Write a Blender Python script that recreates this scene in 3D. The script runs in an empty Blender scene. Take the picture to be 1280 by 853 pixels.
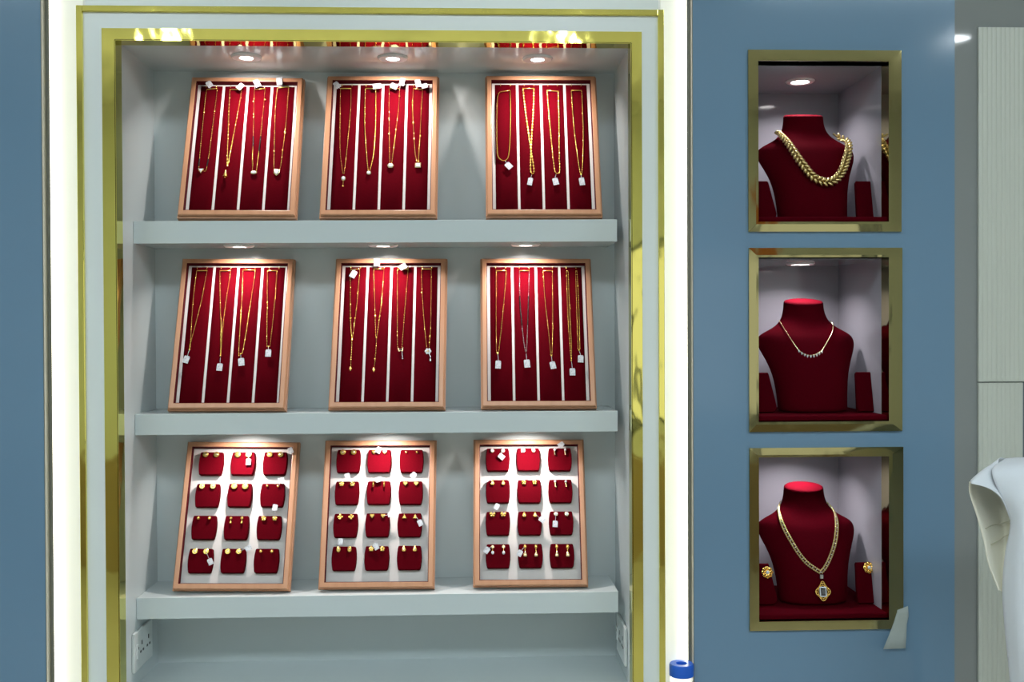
import bpy, bmesh, math, random
from mathutils import Vector, Matrix, Euler
random.seed(7)
PI = math.pi
SC = bpy.context.scene
COL = SC.collection

# ------------------------------------------------------------------ camera
F_PX, YAW, PITCH, ROLL, DIST = 1332.86, 0.039015, 0.010497, -0.004123, 2.0
_fw = Vector((math.sin(YAW)*math.cos(PITCH), math.cos(YAW)*math.cos(PITCH), -math.sin(PITCH)))
_r0 = Vector((math.cos(YAW), -math.sin(YAW), 0))
_u0 = _r0.cross(_fw)
_rt = math.cos(ROLL)*_r0 + math.sin(ROLL)*_u0
_up = -math.sin(ROLL)*_r0 + math.cos(ROLL)*_u0
CAM = Vector((0, -DIST, 0))

def ray(u, v):
    return _fw + _rt*((u-640)/F_PX) - _up*((v-426.5)/F_PX)

def at(u, v, y=0.0):
    "point of the place seen at photo pixel (u, v) on the upright plane at depth y"
    d = ray(u, v)
    return CAM + d*((y - CAM.y)/d.y)

cd = bpy.data.cameras.new('camera')
cam = bpy.data.objects.new('camera', cd)
COL.objects.link(cam)
cam.matrix_world = Matrix((( _rt.x, _up.x, -_fw.x, CAM.x), (_rt.y, _up.y, -_fw.y, CAM.y),
                           (_rt.z, _up.z, -_fw.z, CAM.z), (0, 0, 0, 1)))
cd.sensor_width = 36
cd.lens = F_PX/1280*36
cd.clip_start = 0.01
SC.camera = cam
SC.view_settings.view_transform = 'Standard'
SC.view_settings.look = 'None'
SC.view_settings.gamma = 1
SC.view_settings.exposure = 0
SC.view_settings.use_curve_mapping = False

# ------------------------------------------------------------------ materials
def srgb(r, g, b):
    f = lambda c: (c/255/12.92 if c/255 <= .04045 else ((c/255+.055)/1.055)**2.4)
    return (f(r), f(g), f(b), 1)

def mat(name, col=(.8, .8, .8, 1), rough=.5, metal=0, noise=None, bump=None, **kw):
    m = bpy.data.materials.new(name)
    m.use_nodes = True
    nt = m.node_tree
    b = nt.nodes['Principled BSDF']
    b.inputs['Base Color'].default_value = col
    b.inputs['Roughness'].default_value = rough
    b.inputs['Metallic'].default_value = metal
    for k, v in kw.items():
        b.inputs[k.replace('_', ' ')].default_value = v
    tc = nt.nodes.new('ShaderNodeTexCoord')
    if noise:                                   # (scale xyz, strength, second colour)
        sc, amt, c2 = noise
        mp = nt.nodes.new('ShaderNodeMapping'); mp.inputs['Scale'].default_value = sc
        nz = nt.nodes.new('ShaderNodeTexNoise'); nz.inputs['Scale'].default_value = 1
        nz.inputs['Detail'].default_value = 4
        mx = nt.nodes.new('ShaderNodeMix'); mx.data_type = 'RGBA'
        mx.inputs['A'].default_value = col; mx.inputs['B'].default_value = c2
        mr = nt.nodes.new('ShaderNodeMapRange')
        mr.inputs['From Min'].default_value = .35; mr.inputs['From Max'].default_value = .65
        mr.inputs['To Max'].default_value = amt
        nt.links.new(tc.outputs['Object'], mp.inputs['Vector'])
        nt.links.new(mp.outputs[0], nz.inputs['Vector'])
        nt.links.new(nz.outputs['Fac'], mr.inputs['Value'])
        nt.links.new(mr.outputs[0], mx.inputs['Factor'])
        nt.links.new(mx.outputs['Result'], b.inputs['Base Color'])
    if bump:                                    # (scale xyz, strength, distance)
        sc, st, di = bump
        mp = nt.nodes.new('ShaderNodeMapping'); mp.inputs['Scale'].default_value = sc
        nz = nt.nodes.new('ShaderNodeTexNoise'); nz.inputs['Scale'].default_value = 1
        bp = nt.nodes.new('ShaderNodeBump'); bp.inputs['Strength'].default_value = st
        bp.inputs['Distance'].default_value = di
        nt.links.new(tc.outputs['Object'], mp.inputs['Vector'])
        nt.links.new(mp.outputs[0], nz.inputs['Vector'])
        nt.links.new(nz.outputs['Fac'], bp.inputs['Height'])
        nt.links.new(bp.outputs[0], b.inputs['Normal'])
    return m

def emit(name, col, s):
    m = bpy.data.materials.new(name); m.use_nodes = True
    nt = m.node_tree; nt.nodes.clear()
    e = nt.nodes.new('ShaderNodeEmission'); o = nt.nodes.new('ShaderNodeOutputMaterial')
    e.inputs[0].default_value = col; e.inputs[1].default_value = s
    nt.links.new(e.outputs[0], o.inputs[0])
    return m

M = dict(
    blue=mat('blue_lacquer', (.15, .255, .365, 1), .10, noise=((1.2, 1.2, .5), .35, (.13, .23, .335, 1)), bump=((3, 3, 1.6), .12, .01)),
    white=mat('white_lacquer', (.575, .635, .64, 1), .16, noise=((3, 3, 3), .15, (.55, .61, .615, 1))),
    frame_white=mat('white_frame_lacquer', (.73, .775, .755, 1), .25),
    cove=mat('cove_white', (.86, .86, .82, 1), .5),
    cove_edge=mat('cove_edge', (.20, .20, .165, 1), .4),
    gold_mirror=mat('gold_mirror_steel', (.90, .80, .20, 1), .05, 1, bump=((12, 12, 8), .20, .008)),
    brass_mirror=mat('brass_mirror_steel', (.40, .36, .165, 1), .06, 1, bump=((14, 14, 8), .12, .008)),
    gold=mat('jewellery_gold', (.95, .62, .16, 1), .22, 1),
    gold_old=mat('old_gold', (.62, .48, .21, 1), .3, 1),
    gold_pale=mat('pale_gold', (.95, .78, .45, 1), .22, 1),
    silver=mat('silver_metal', (.85, .85, .85, 1), .2, 1),
    wood=mat('beech_wood', (.52, .265, .145, 1), .36, noise=((60, 60, 5), .8, (.45, .215, .11, 1)), bump=((120, 120, 8), .1, .001)),
    velvet=mat('red_velvet', (.080, .0008, .0042, 1), .9, noise=((300, 300, 300), .5, (.065, .0007, .0034, 1)), Sheen_Weight=.02, Sheen_Roughness=.4, Sheen_Tint=(1, .1, .15, 1), Specular_IOR_Level=.02),
    velvet_bust=mat('bust_velvet', (.065, .0006, .0042, 1), .9, noise=((250, 250, 250), .5, (.052, .0005, .0034, 1)), Sheen_Weight=.03, Sheen_Roughness=.4, Sheen_Tint=(1, .08, .15, 1), Specular_IOR_Level=.02),
    lining=mat('red_lining', (.075, .0015, .005, 1), .8, Specular_IOR_Level=.15),
    suede=mat('white_suede', (.64, .605, .58, 1), .8, noise=((120, 120, 120), .3, (.59, .56, .535, 1))),
    paper=None,
    stone=mat('clear_stone', (.66, .68, .70, 1), .05, 0, Coat_Weight=1.0),
    darkstone=mat('dark_stone', (.03, .028, .025, 1), .05, 0, Coat_Weight=1.0),
    blackbead=mat('black_bead', (.02, .015, .015, 1), .2),
    ring=mat('lamp_ring', (.75, .75, .74, 1), .3),
    lens=emit('lamp_lens', (1, .95, .93, 1), 14),
    niche=mat('niche_laminate', (.33, .325, .365, 1), .08, noise=((4, 4, 4), .2, (.31, .305, .34, 1))),
    cream=mat('cream_panel', (.54, .56, .49, 1), .35),
    grey=mat('grey_gloss', (.24, .255, .25, 1), .035),
    cloth=mat('white_cotton', (.70, .73, .77, 1), .85, bump=((900, 900, 900), .25, .001), Sheen_Weight=.2),
    cloth_in=mat('cream_lining', (.80, .77, .64, 1), .85, bump=((700, 700, 700), .25, .001)),
    seam=mat('cream_seam', (.62, .58, .44, 1), .9),
    bluecap=mat('blue_plastic', (.012, .11, .58, 1), .3),
    clear=mat('clear_plastic', (.9, .93, .95, 1), .08, 0, Transmission_Weight=.85, IOR=1.3),
    tape=mat('clear_tape', (.58, .64, .60, 1), .35, 0, Alpha=.55),
    plastic=mat('socket_plastic', (.62, .66, .65, 1), .3),
    hole=mat('socket_hole', (.05, .055, .055, 1), .6),
    darkgap=mat('dark_backing', (.10, .13, .15, 1), .4),
    led=emit('led_tape', (1, .97, .84, 1), 8),
    glow=mat('light_box_face', (.85, .85, .78, 1), .5, Emission_Color=(1, .985, .80, 1), Emission_Strength=.24),
    ceil_lamp=emit('ceiling_lamp_glow', (.90, .97, 1, 1), 40),
    added_fill_glow=emit('added_fill_panel_glow', (.80, .93, 1, 1), 14.6),  # glow of the soft fill panels added overhead
    added_glow=emit('added_glow_panel', (.95, 1, .97, 1), .88),  # glow of the bright panel added on the back wall
    roomwall=mat('shop_wall', (.78, .79, .75, 1), .6),
    floor=mat('shop_floor', (.46, .43, .37, 1), .25, noise=((2, 2, 2), .5, (.40, .37, .32, 1))),
    ceiling=mat('shop_ceiling', (.85, .86, .84, 1), .7),
    orange=mat('orange_wall', (.75, .22, .03, 1), .5),
    darkwood=mat('dark_wood', (.34, .25, .15, 1), .4),
    metal=mat('stand_metal', (.5, .5, .5, 1), .3, 1),
)

def paper_mat():
    m = mat('tag_paper', (.56, .58, .61, 1), .6)
    nt = m.node_tree; b = nt.nodes['Principled BSDF']
    tc = nt.nodes.new('ShaderNodeTexCoord')
    mp = nt.nodes.new('ShaderNodeMapping'); mp.inputs['Scale'].default_value = (420, 420, 260)
    nz = nt.nodes.new('ShaderNodeTexNoise'); nz.inputs['Scale'].default_value = 1
    rp = nt.nodes.new('ShaderNodeValToRGB')
    rp.color_ramp.elements[0].position = .34; rp.color_ramp.elements[0].color = (.28, .31, .36, 1)
    rp.color_ramp.elements[1].position = .48; rp.color_ramp.elements[1].color = (.56, .58, .61, 1)
    nt.links.new(tc.outputs['Object'], mp.inputs['Vector']); nt.links.new(mp.outputs[0], nz.inputs['Vector'])
    nt.links.new(nz.outputs['Fac'], rp.inputs[0]); nt.links.new(rp.outputs[0], b.inputs['Base Color'])
    return m
M['paper'] = paper_mat()

# ------------------------------------------------------------------ mesh helpers
def box(bm, lo, hi, bev=0, mtx=None):
    lo, hi = Vector(lo), Vector(hi)
    r = bmesh.ops.create_cube(bm, size=1)
    vs = r['verts']
    for v in vs:
        v.co = Vector(((lo.x+hi.x)/2 + v.co.x*(hi.x-lo.x), (lo.y+hi.y)/2 + v.co.y*(hi.y-lo.y), (lo.z+hi.z)/2 + v.co.z*(hi.z-lo.z)))
    if bev:
        es = list({e for v in vs for e in v.link_edges})
        rr = bmesh.ops.bevel(bm, geom=es, offset=bev, segments=2, affect='EDGES', profile=.6)
        vs = list({v for f in rr['faces'] for v in f.verts} | {v for v in vs if v.is_valid})
    if mtx is not None:
        for v in vs: v.co = mtx @ v.co
    return vs

def tube(bm, path, rad, seg=6, closed=False, rfun=None, caps=True):
    path = [Vector(p) for p in path]
    n = len(path); rings = []
    prev = None
    for i, p in enumerate(path):
        a = path[(i-1) % n] if (closed or i > 0) else p
        b = path[(i+1) % n] if (closed or i < n-1) else p
        t = (b-a)
        t = t.normalized() if t.length > 1e-9 else Vector((0, 0, 1))
        if prev is None:
            ref = Vector((0, 1, 0)) if abs(t.y) < .9 else Vector((1, 0, 0))
            x = t.cross(ref).normalized()
        else:
            x = (prev - t*prev.dot(t)).normalized()
        prev = x
        y = t.cross(x)
        r = rad if rfun is None else rfun(i/(n-1))
        rings.append([bm.verts.new(p + (x*math.cos(2*PI*k/seg) + y*math.sin(2*PI*k/seg))*r) for k in range(seg)])
    m = n if closed else n-1
    for i in range(m):
        A, B = rings[i], rings[(i+1) % n]
        for k in range(seg):
            bm.faces.new((A[k], A[(k+1) % seg], B[(k+1) % seg], B[k]))
    if not closed and caps:
        bm.faces.new(rings[0][::-1]); bm.faces.new(rings[-1])

def ball(bm, c, r, seg=8, rings=6, sc=(1, 1, 1), rot=None):
    res = bmesh.ops.create_uvsphere(bm, u_segments=seg, v_segments=rings, radius=r)
    for v in res['verts']:
        q = Vector((v.co.x*sc[0], v.co.y*sc[1], v.co.z*sc[2]))
        if rot is not None: q = rot @ q
        v.co = q + Vector(c)

def prism(bm, pts, y0, y1, inset=0, mtx=None):
    "polygon pts [(x,z)] seen from -y, extruded from y1 (back) to y0 (front); inset makes a chamfered front"
    cx = sum(p[0] for p in pts)/len(pts); cz = sum(p[1] for p in pts)/len(pts)
    def ring(y, k):
        out = []
        for x, z in pts:
            q = Vector((cx+(x-cx)*k, y, cz+(z-cz)*k))
            out.append(bm.verts.new(mtx @ q if mtx is not None else q))
        return out
    n = len(pts)
    seq = [ring(y1, 1)]
    if inset:
        seq += [ring(y0+(y1-y0)*.35, 1), ring(y0, 1-inset)]
    else:
        seq += [ring(y0, 1)]
    for A, B in zip(seq, seq[1:]):
        for k in range(n):
            bm.faces.new((A[k], A[(k+1) % n], B[(k+1) % n], B[k]))
    bm.faces.new(seq[-1]); bm.faces.new(seq[0][::-1])

def lathe(bm, prof, seg=32, c=(0, 0, 0), capb=True, capt=True):
    rings = []
    for r, z in prof:
        rings.append([bm.verts.new(Vector(c)+Vector((r*math.cos(2*PI*k/seg), r*math.sin(2*PI*k/seg), z))) for k in range(seg)])
    for A, B in zip(rings, rings[1:]):
        for k in range(seg):
            bm.faces.new((A[k], A[(k+1) % seg], B[(k+1) % seg], B[k]))
    if capb: bm.faces.new(rings[0][::-1])
    if capt: bm.faces.new(rings[-1])

def sweep_rect(bm, w, h, prof, x0=0, z0=0):
    "mitred frame: prof = [(outward offset, y)] closed loop swept round the rectangle centred x0, bottom z0"
    cor = [(-w/2, 0, -1, -1), (w/2, 0, 1, -1), (w/2, h, 1, 1), (-w/2, h, -1, 1)]
    rings = [[bm.verts.new((x0+x+sx*o, y, z0+z+sz*o)) for o, y in prof] for x, z, sx, sz in cor]
    n = len(prof)
    for i in range(4):
        A, B = rings[i], rings[(i+1) % 4]
        for k in range(n):
            bm.faces.new((A[k], A[(k+1) % n], B[(k+1) % n], B[k]))

def obj(name, bm, m, parent=None, smooth=None, label=None):
    bmesh.ops.recalc_face_normals(bm, faces=bm.faces[:])
    me = bpy.data.meshes.new(name)
    bm.to_mesh(me); bm.free()
    if smooth:
        for p in me.polygons: p.use_smooth = True
        try: me.set_sharp_from_angle(angle=math.radians(smooth if smooth > 1 else 40))
        except Exception: pass
    o = bpy.data.objects.new(name, me)
    me.materials.append(M[m] if isinstance(m, str) else m)
    COL.objects.link(o)
    if parent is not None: o.parent = parent
    if label: o['label'] = label
    return o

def tag(o, label, cat, group=None):
    assert 4 <= len(label.split()) <= 16, label
    o['label'] = label; o['category'] = cat
    if group: o['group'] = group
    return o

def thing(name, label, cat, mtx=None, group=None):
    o = bpy.data.objects.new(name, None); COL.objects.link(o)
    o.empty_display_size = .02
    if mtx is not None: o.matrix_world = mtx
    return tag(o, label, cat, group)

def struct(name, bm, m, smooth=None):
    o = obj(name, bm, m, None, smooth); o['kind'] = 'structure'
    return o

def T(x, y, z): return Matrix.Translation((x, y, z))
def nb(): return bmesh.new()
def ngon(n, rx, rz, a0=0, cx=0, cz=0): return [(cx+rx*math.cos(a0+2*PI*k/n), cz+rz*math.sin(a0+2*PI*k/n)) for k in range(n)]

# ------------------------------------------------------------------ the setting
XL, XR, ZT, ZB, YB, YLIP = -.6526, .3044, .5381, -.6904, .240, .031     # main recess
WL, WR, CHY = -.7881, .4214, .032                                        # blue wall edges, cove depth
OL, OR, OT = -.7215, .3656, .600                                         # outer gold trim (outer edges)
GL, GR, GT = -.6764, .3242, .5593                                        # gold band (outer edges)
TW = .0112
XC, XE = .9233, 3.6
ZLO, ZHI = -1.5, 1.5
ZK = -.84                                                                # counter top below the wall display

bm = nb()
box(bm, (-3.2, -.0, ZK), (WL, CHY, ZHI)); box(bm, (-3.2, CHY, ZLO), (WL, .5, ZHI))
struct('wall_left_blue', bm, 'blue')
# blue wall on the right: pieced round the three niches
NX0, NX1 = at(947, 150).x, at(1110.3, 150).x
NZ = [(at(1030, 277.6).z, at(1030, 77).z), (at(1030, 527).z, at(1030, 322).z), (at(1030, 775.5).z, at(1030, 571).z)]
bm = nb()
zs = [ZK] + [z for a, b in reversed(NZ) for z in (a, b)] + [ZHI]
for i in range(0, len(zs), 2):
    box(bm, (NX0, 0, zs[i]), (NX1, CHY, zs[i+1]))
box(bm, (WR, 0, ZK), (NX0, CHY, ZHI)); box(bm, (NX1, 0, ZK), (XC, CHY, ZHI))
struct('wall_right_blue', bm, 'blue')
bm = nb()
box(bm, (WL, .001, ZK), (WL+.0015, CHY, ZHI)); box(bm, (WR-.0015, .001, ZK), (WR, CHY, ZHI))
struct('trim_cove_edge', bm, 'cove_edge')
# cove back panels left and right, and the strip above the frame
bm = nb()
box(bm, (WL, CHY, ZK), (OL+.004, CHY+.02, ZHI)); box(bm, (OR-.004, CHY, ZK), (WR, CHY+.02, ZHI))
struct('wall_cove', bm, 'cove')
bm = nb(); box(bm, (OL+.004, CHY, OT-.004), (OR-.004, CHY+.02, ZHI)); struct('wall_above_frame', bm, 'frame_white')
# white frame round the recess
bm = nb()
for lo, hi in (((OL+.002, .0, ZK), (XL-.0015, YLIP-.001, OT-.002)), ((XR+.0015, .0, ZK), (OR-.002, YLIP-.001, OT-.002)), ((XL-.0015, .0, ZT+.0015), (XR+.0015, YLIP-.001, OT-.002))):
    box(bm, lo, hi)
struct('trim_white_frame', bm, 'frame_white')
bm = nb()
e = TW
box(bm, (OL, -.006, ZK), (OL+e, .012, OT), .001); box(bm, (OR-e, -.006, ZK), (OR, .012, OT), .001)
box(bm, (OL+e, -.006, OT-e), (OR-e, .012, OT), .001)
struct('trim_outer_gold', bm, 'gold_mirror')
bm = nb()
y0 = -.002
box(bm, (GL, y0, ZK), (XL, .01, GT)); box(bm, (XR, y0, ZK), (GR, .01, GT)); box(bm, (XL, y0, ZT), (XR, .01, GT))
t = .0012                                                                   # inner return of the gold band
box(bm, (XL-.001, y0, ZB), (XL+t, YLIP+.0012, ZT)); box(bm, (XR-t, y0, ZB), (XR+.001, YLIP+.0012, ZT)); box(bm, (XL, y0, ZT-t), (XR, YLIP+.0012, ZT+.001))
struct('trim_inner_gold', bm, 'gold_mirror')
# recess interior
bm = nb()
box(bm, (XL-.02, YLIP, ZB-.02), (XL, YB+.02, ZT+.02)); struct('wall_recess_left', bm, 'white')
bm = nb()
box(bm, (XR, YLIP, ZB-.02), (XR+.02, YB+.02, ZT+.02)); struct('wall_recess_right', bm, 'white')
bm = nb()
box(bm, (XL-.02, YB, ZB-.02), (XR+.02, YB+.02, ZT+.02)); struct('wall_recess_back', bm, 'white')
bm = nb()
box(bm, (XL, YLIP, ZT), (XR, YB, ZT+.02)); struct('ceiling_recess', bm, 'white')
bm = nb()
box(bm, (XL, .0, ZB-.14), (XR, YB, ZB)); struct('floor_recess', bm, 'white')
# niche interiors
NYB = .272
for (z0, z1) in NZ:
    pass
bm = nb()
for (z0, z1) in NZ:
    x0, x1 = NX0, NX1
    y0 = CHY
    w = .012
    xi0, xi1, zi0, zi1 = x0-.004, x1-.0015, z0, z1-.0015
    box(bm, (xi0-w, y0, zi0-w), (xi0, NYB+w, zi1+w)); box(bm, (xi1, y0, zi0-w), (xi1+w, NYB+w, zi1+w))
    box(bm, (xi0, NYB, zi0-w), (xi1, NYB+w, zi1+w)); box(bm, (xi0, y0, zi1), (xi1, NYB, zi1+w)); box(bm, (xi0, y0, zi0-w), (xi1, NYB, zi0))
struct('wall_niche_interior', bm, 'niche')
# far right: grey gloss surround and cream fluted panels
bm = nb()
box(bm, (XC, .0, ZLO), (XE, .1, ZHI)); struct('wall_grey_surround', bm, 'grey')
# the shop behind the camera
bm = nb(); box(bm, (-3.2, -5.2, ZLO-.1), (XE, .1, ZLO)); struct('floor', bm, 'floor')
bm = nb(); box(bm, (-3.2, -5.2, ZHI), (XE, .5, ZHI+.1)); struct('ceiling', bm, 'ceiling')
bm = nb(); box(bm, (-3.2, -5.3, ZLO), (XE, -5.2, ZHI)); struct('wall_back', bm, 'roomwall')
bm = nb(); box(bm, (-3.3, -5.2, ZLO), (-3.2, .5, ZHI)); struct('wall_left', bm, 'roomwall')
bm = nb(); box(bm, (XE, -5.2, ZLO), (XE+.1, .5, ZHI)); struct('wall_right', bm, 'roomwall')
bm = nb(); box(bm, (1.72, -5.2, .60), (2.02, -5.17, .98)); struct('trim_orange_panel', bm, 'orange')
bm = nb(); box(bm, (-3.2, -5.2, -1.5), (XE, -4.8, -.85)); struct('trim_wood_counter', bm, 'darkwood')
bm = nb(); box(bm, (.25, -5.2, -.62), (2.7, -5.185, .55)); struct('trim_added_glow_1', bm, 'added_glow')  # bright panel added behind the camera for the gold trim to reflect
bm = nb()
for xx in (.25, 1.06, 1.88, 2.70): box(bm, (xx-.03, -5.2, -.65), (xx+.03, -5.16, .58))
for zz in (-.62, .55): box(bm, (.22, -5.2, zz-.03), (2.73, -5.16, zz+.03))
struct('trim_added_glow_bars', bm, 'darkgap')  # bars dividing the added bright panel

# base below the display wall (out of frame) that the bottle stands on
bm = nb(); box(bm, (-3.2, -.12, ZLO), (XC, .5, ZK)); struct('trim_base_plinth', bm, 'white')

# ------------------------------------------------------------------ cream fluted panels
def fluted(name, x0, x1, z0, z1, label):
    bm = nb()
    box(bm, (x0, -.006, z0), (x1, -.0006, z1))
    p = .0088
    n = int((x1-x0)/p)
    pr = []
    for k in range(n):
        for f in (0, .14, .32, .5, .68, .86):
            pr.append((x0 + (k+f)*p, -.0061-.0011*math.sin(PI*f)**.6))
    lo_ = [bm.verts.new((x, y, z0+.0005)) for x, y in pr]; hi_ = [bm.verts.new((x, y, z1-.0005)) for x, y in pr]
    for k in range(len(pr)-1): bm.faces.new((lo_[k], lo_[k+1], hi_[k+1], hi_[k]))
    o = obj(name, bm, 'cream', None, 30)
    return tag(o, label, 'wall panel')
pz = at(1222, 478).z
fluted('fluted_panel', at(1221.5, 200).x, 1.9, pz+.001, at(1222, 35).z, 'cream finely ribbed upper panel on the grey surround at the right')
fluted('fluted_panel', at(1221.5, 600).x, at(1276.5, 530).x, ZLO, pz-.001, 'cream ribbed lower panel behind the hanging white cloth')
bm = nb(); box(bm, (at(1276.5, 530).x, -.001, ZLO), (1.9, .0, pz)); struct('trim_dark_gap', bm, 'darkgap')

# ------------------------------------------------------------------ LED bars in the coves
def led(x, s, label):
    r = thing('led_light_bar', label, 'light strip')
    xo = OL-.0005 if s > 0 else OR+.0005
    bm = nb(); box(bm, (min(x, xo), CHY-.0008, ZK+.002), (max(x, xo), CHY-.0002, ZHI-.002)); obj('light_face', bm, 'glow', r, label='glowing cream light face')
    bm = nb(); box(bm, (min(x, x+s*.006), CHY-.011, ZK+.001), (max(x, x+s*.006), CHY, ZHI-.001)); obj('housing', bm, 'cove_edge', r)
    bm = nb()
    xa = x+s*.0062
    box(bm, (min(xa, xa+s*.003), CHY-.009, ZK+.002), (max(xa, xa+s*.003), CHY-.0005, ZHI-.002)); obj('diffuser', bm, 'led', r, label='glowing warm white diffuser')
led(WL+.0015, 1, 'glowing warm white vertical light strip left of the gold framed recess')
led(WR-.0015, -1, 'glowing warm white vertical light strip right of the gold framed recess')

# ------------------------------------------------------------------ shelves
SX1 = .2905
SH = [(.2158, .1721, .0035), (-.1612, -.2022, 0), (-.5199, -.5614, 0)]
SHY0 = .0982
shelf_words = ['top white floating shelf carrying the upper row of necklace trays',
               'middle white floating shelf carrying the lower row of necklace trays',
               'bottom white floating shelf carrying the three earring trays']
for (zt, zb, tilt), w in zip(SH, shelf_words):
    bm = nb()
    vs = box(bm, (XL+.0003, SHY0, zb), (SX1, YB-.0003, zt), .0008)
    xm = (XL+SX1)/2
    for v in vs: v.co.z += tilt*(v.co.x-xm)/(SX1-XL)
    tag(obj('wall_shelf', bm, 'white', None), w, 'shelf')
def shelf_z(row, x):
    zt, zb, tilt = SH[row]
    return zt + tilt*(x-(XL+SX1)/2)/(SX1-XL)

# ------------------------------------------------------------------ downlights
def downlight(x, y, z, r, power, label, group, col=(1, .9, .86), lf=.42, ang=140, blend=.7, tx=.40, ty=0):
    t_ = thing('downlight', label, 'ceiling light', T(x, y, z), group)
    bm = nb()
    lathe(bm, [(r*lf, .0), (r*(lf+.04), -.0035), (r*.9, -.004), (r, -.0015), (r, .0)], 40, capb=False, capt=False)
    obj('ring', bm, 'ring', t_, 40)
    bm = nb()
    lathe(bm, [(r*lf, -.0004), (r*lf, -.0016), (r*lf*.8, -.0022), (r*lf*.3, -.0026)], 32)
    obj('lens', bm, 'lens', t_, 40, label='glowing white lens')
    ld = bpy.data.lights.new('downlight_beam', 'AREA')
    ld.shape = 'DISK'; ld.size = r*lf*1.8; ld.energy = power; ld.color = col; ld.spread = math.radians(ang)
    lo = bpy.data.objects.new('downlight_beam', ld); COL.objects.link(lo)
    lo.parent = t_; lo.location = (0, 0, -.0062); lo.rotation_euler = (tx, ty, 0)
def hit_z(u, v, z):
    d = ray(u, v); k = z/d.z
    return CAM + d*k
cols = ['left', 'middle', 'right']
for k, (u, v) in enumerate([(308, 72.5), (491, 76), (672, 75)]):
    x = at(u, v, .115).x
    downlight(x, .115, ZT, .030, .80, 'recessed downlight in the recess ceiling above the top %s necklace tray' % cols[k], 'downlights over the shelves')
for k, u in enumerate([299, 479, 657]):
    x = at(u, 309, .15).x
    tl = SH[0][2]*(x-(XL+SX1)/2)/(SX1-XL)
    downlight(x, .15, SH[0][1]+tl-.0002, .030, .58, 'recessed downlight under the top shelf above the middle row %s tray' % cols[k], 'downlights over the shelves', tx=.24)
    downlight(x-.0, .15, SH[1][1], .030, .58, 'recessed downlight under the middle shelf above the %s earring tray' % cols[k], 'downlights over the shelves', tx=.24)
NLX = at(1001, 100, .145).x
for k, (z0, z1) in enumerate(NZ):
    downlight(NLX, .15, z1-.0015, .029, .44, 'recessed downlight in the ceiling of the %s right hand niche' % ['top', 'middle', 'bottom'][k], 'downlights in the niches', col=(1, .93, .95), lf=.6, ang=130, tx=.12)

# ceiling lamps of the shop, then added fill lights
for x in (-1.5, .5, 2.5):
    t_ = thing('ceiling_lamp', 'round white shop ceiling lamp behind the viewer, %s of three' % {-1.5: 'left', .5: 'centre', 2.5: 'right'}[x], 'ceiling light', T(x, -3.42, ZHI), 'shop ceiling lamps')
    bm = nb(); lathe(bm, [(.075, 0), (.078, -.012), (.09, -.014), (.095, 0)], 32, capb=False, capt=False); obj('ring', bm, 'ring', t_, 40)
    bm = nb(); lathe(bm, [(.075, -.004), (.075, -.008), (.03, -.009)], 32); obj('lens', bm, 'ceil_lamp', t_, 40)
for x in (-1.6, .1, 1.8):  # unseen panels added for broad soft light on the wall
    t_ = thing('added_fill_panel', 'added white rectangular fill light panel before the display wall, %s of three' % {-1.6: 'left', .1: 'centre', 1.8: 'right'}[x], 'ceiling light', T(x, -2.3, ZHI), 'added fill panels')
    bm = nb(); sweep_rect(bm, 1.2, .6, [(0, 0), (.02, 0), (.02, .014), (0, .014)], 0, -.3)
    for v in bm.verts: v.co = Vector((v.co.x, v.co.z, -v.co.y))
    obj('frame', bm, 'ring', t_)
    bm = nb(); box(bm, (-.6, -.3, -.010), (.6, .3, -.002)); obj('diffuser', bm, 'added_fill_glow', t_)

ld = bpy.data.lights.new('added_ceiling_fill', 'AREA'); ld.shape = 'RECTANGLE'; ld.size = 3.2; ld.size_y = .7; ld.energy = 4.6; ld.color = (.93, 1, .95)  # unseen upward lamp added to brighten the ceiling mirrored in the gold
lo = bpy.data.objects.new('added_ceiling_fill', ld); COL.objects.link(lo); lo.location = (-.7, -3.7, .98); lo.rotation_euler = (PI, 0, 0)

# ------------------------------------------------------------------ trays
TRW, TRH, TRH2, RIM, TD = .20565, .2980, .2778, .0100, .022
POSE = [(-.4542, .0990, .3823, .0082, .0011), (-.1798, .1000, .3601, -.0194, .0005), (.1471, .1003, .3545, -.0101, .0001),
        (-.4780, .1060, .3449, -.0057, .0049), (-.1656, .1070, .3420, -.0241, .0027), (.1356, .1070, .3480, -.0002, .0034),
        (-.4744, .1170, .3600, -.0049, .0137), (-.1888, .1200, .3370, -.0059, .0055), (.1185, .1205, .3480, -.0099, .0048)]
BED = .0130                                        # depth of the bed below the front face

def tray_matrix(i):
    X, y, l, yw, ro = POSE[i]
    R = (Matrix.Rotation(yw, 4, 'Z') @ Matrix.Rotation(-l, 4, 'X') @ Matrix.Rotation(ro, 4, 'Y'))
    # rest the lower back edge on the shelf
    m = T(X, y, 0) @ R
    low = 9
    for sx in (-1, 1):
        q = m @ Vector((sx*(TRW/2+RIM+.0025), TD, -(RIM+.0025)))
        low = min(low, q.z - shelf_z(i//3, q.x))
    return T(0, 0, -low+.0002) @ m
TM = [tray_matrix(i) for i in range(9)]

def on_tray(i, u, v, ly):
    "tray-local point seen at photo pixel (u, v) on the tray-local plane y = ly"
    inv = TM[i].inverted()
    o = inv @ CAM; d = inv.to_3x3() @ ray(u, v)
    k = (ly-o.y)/d.y
    return o + d*k

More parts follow.
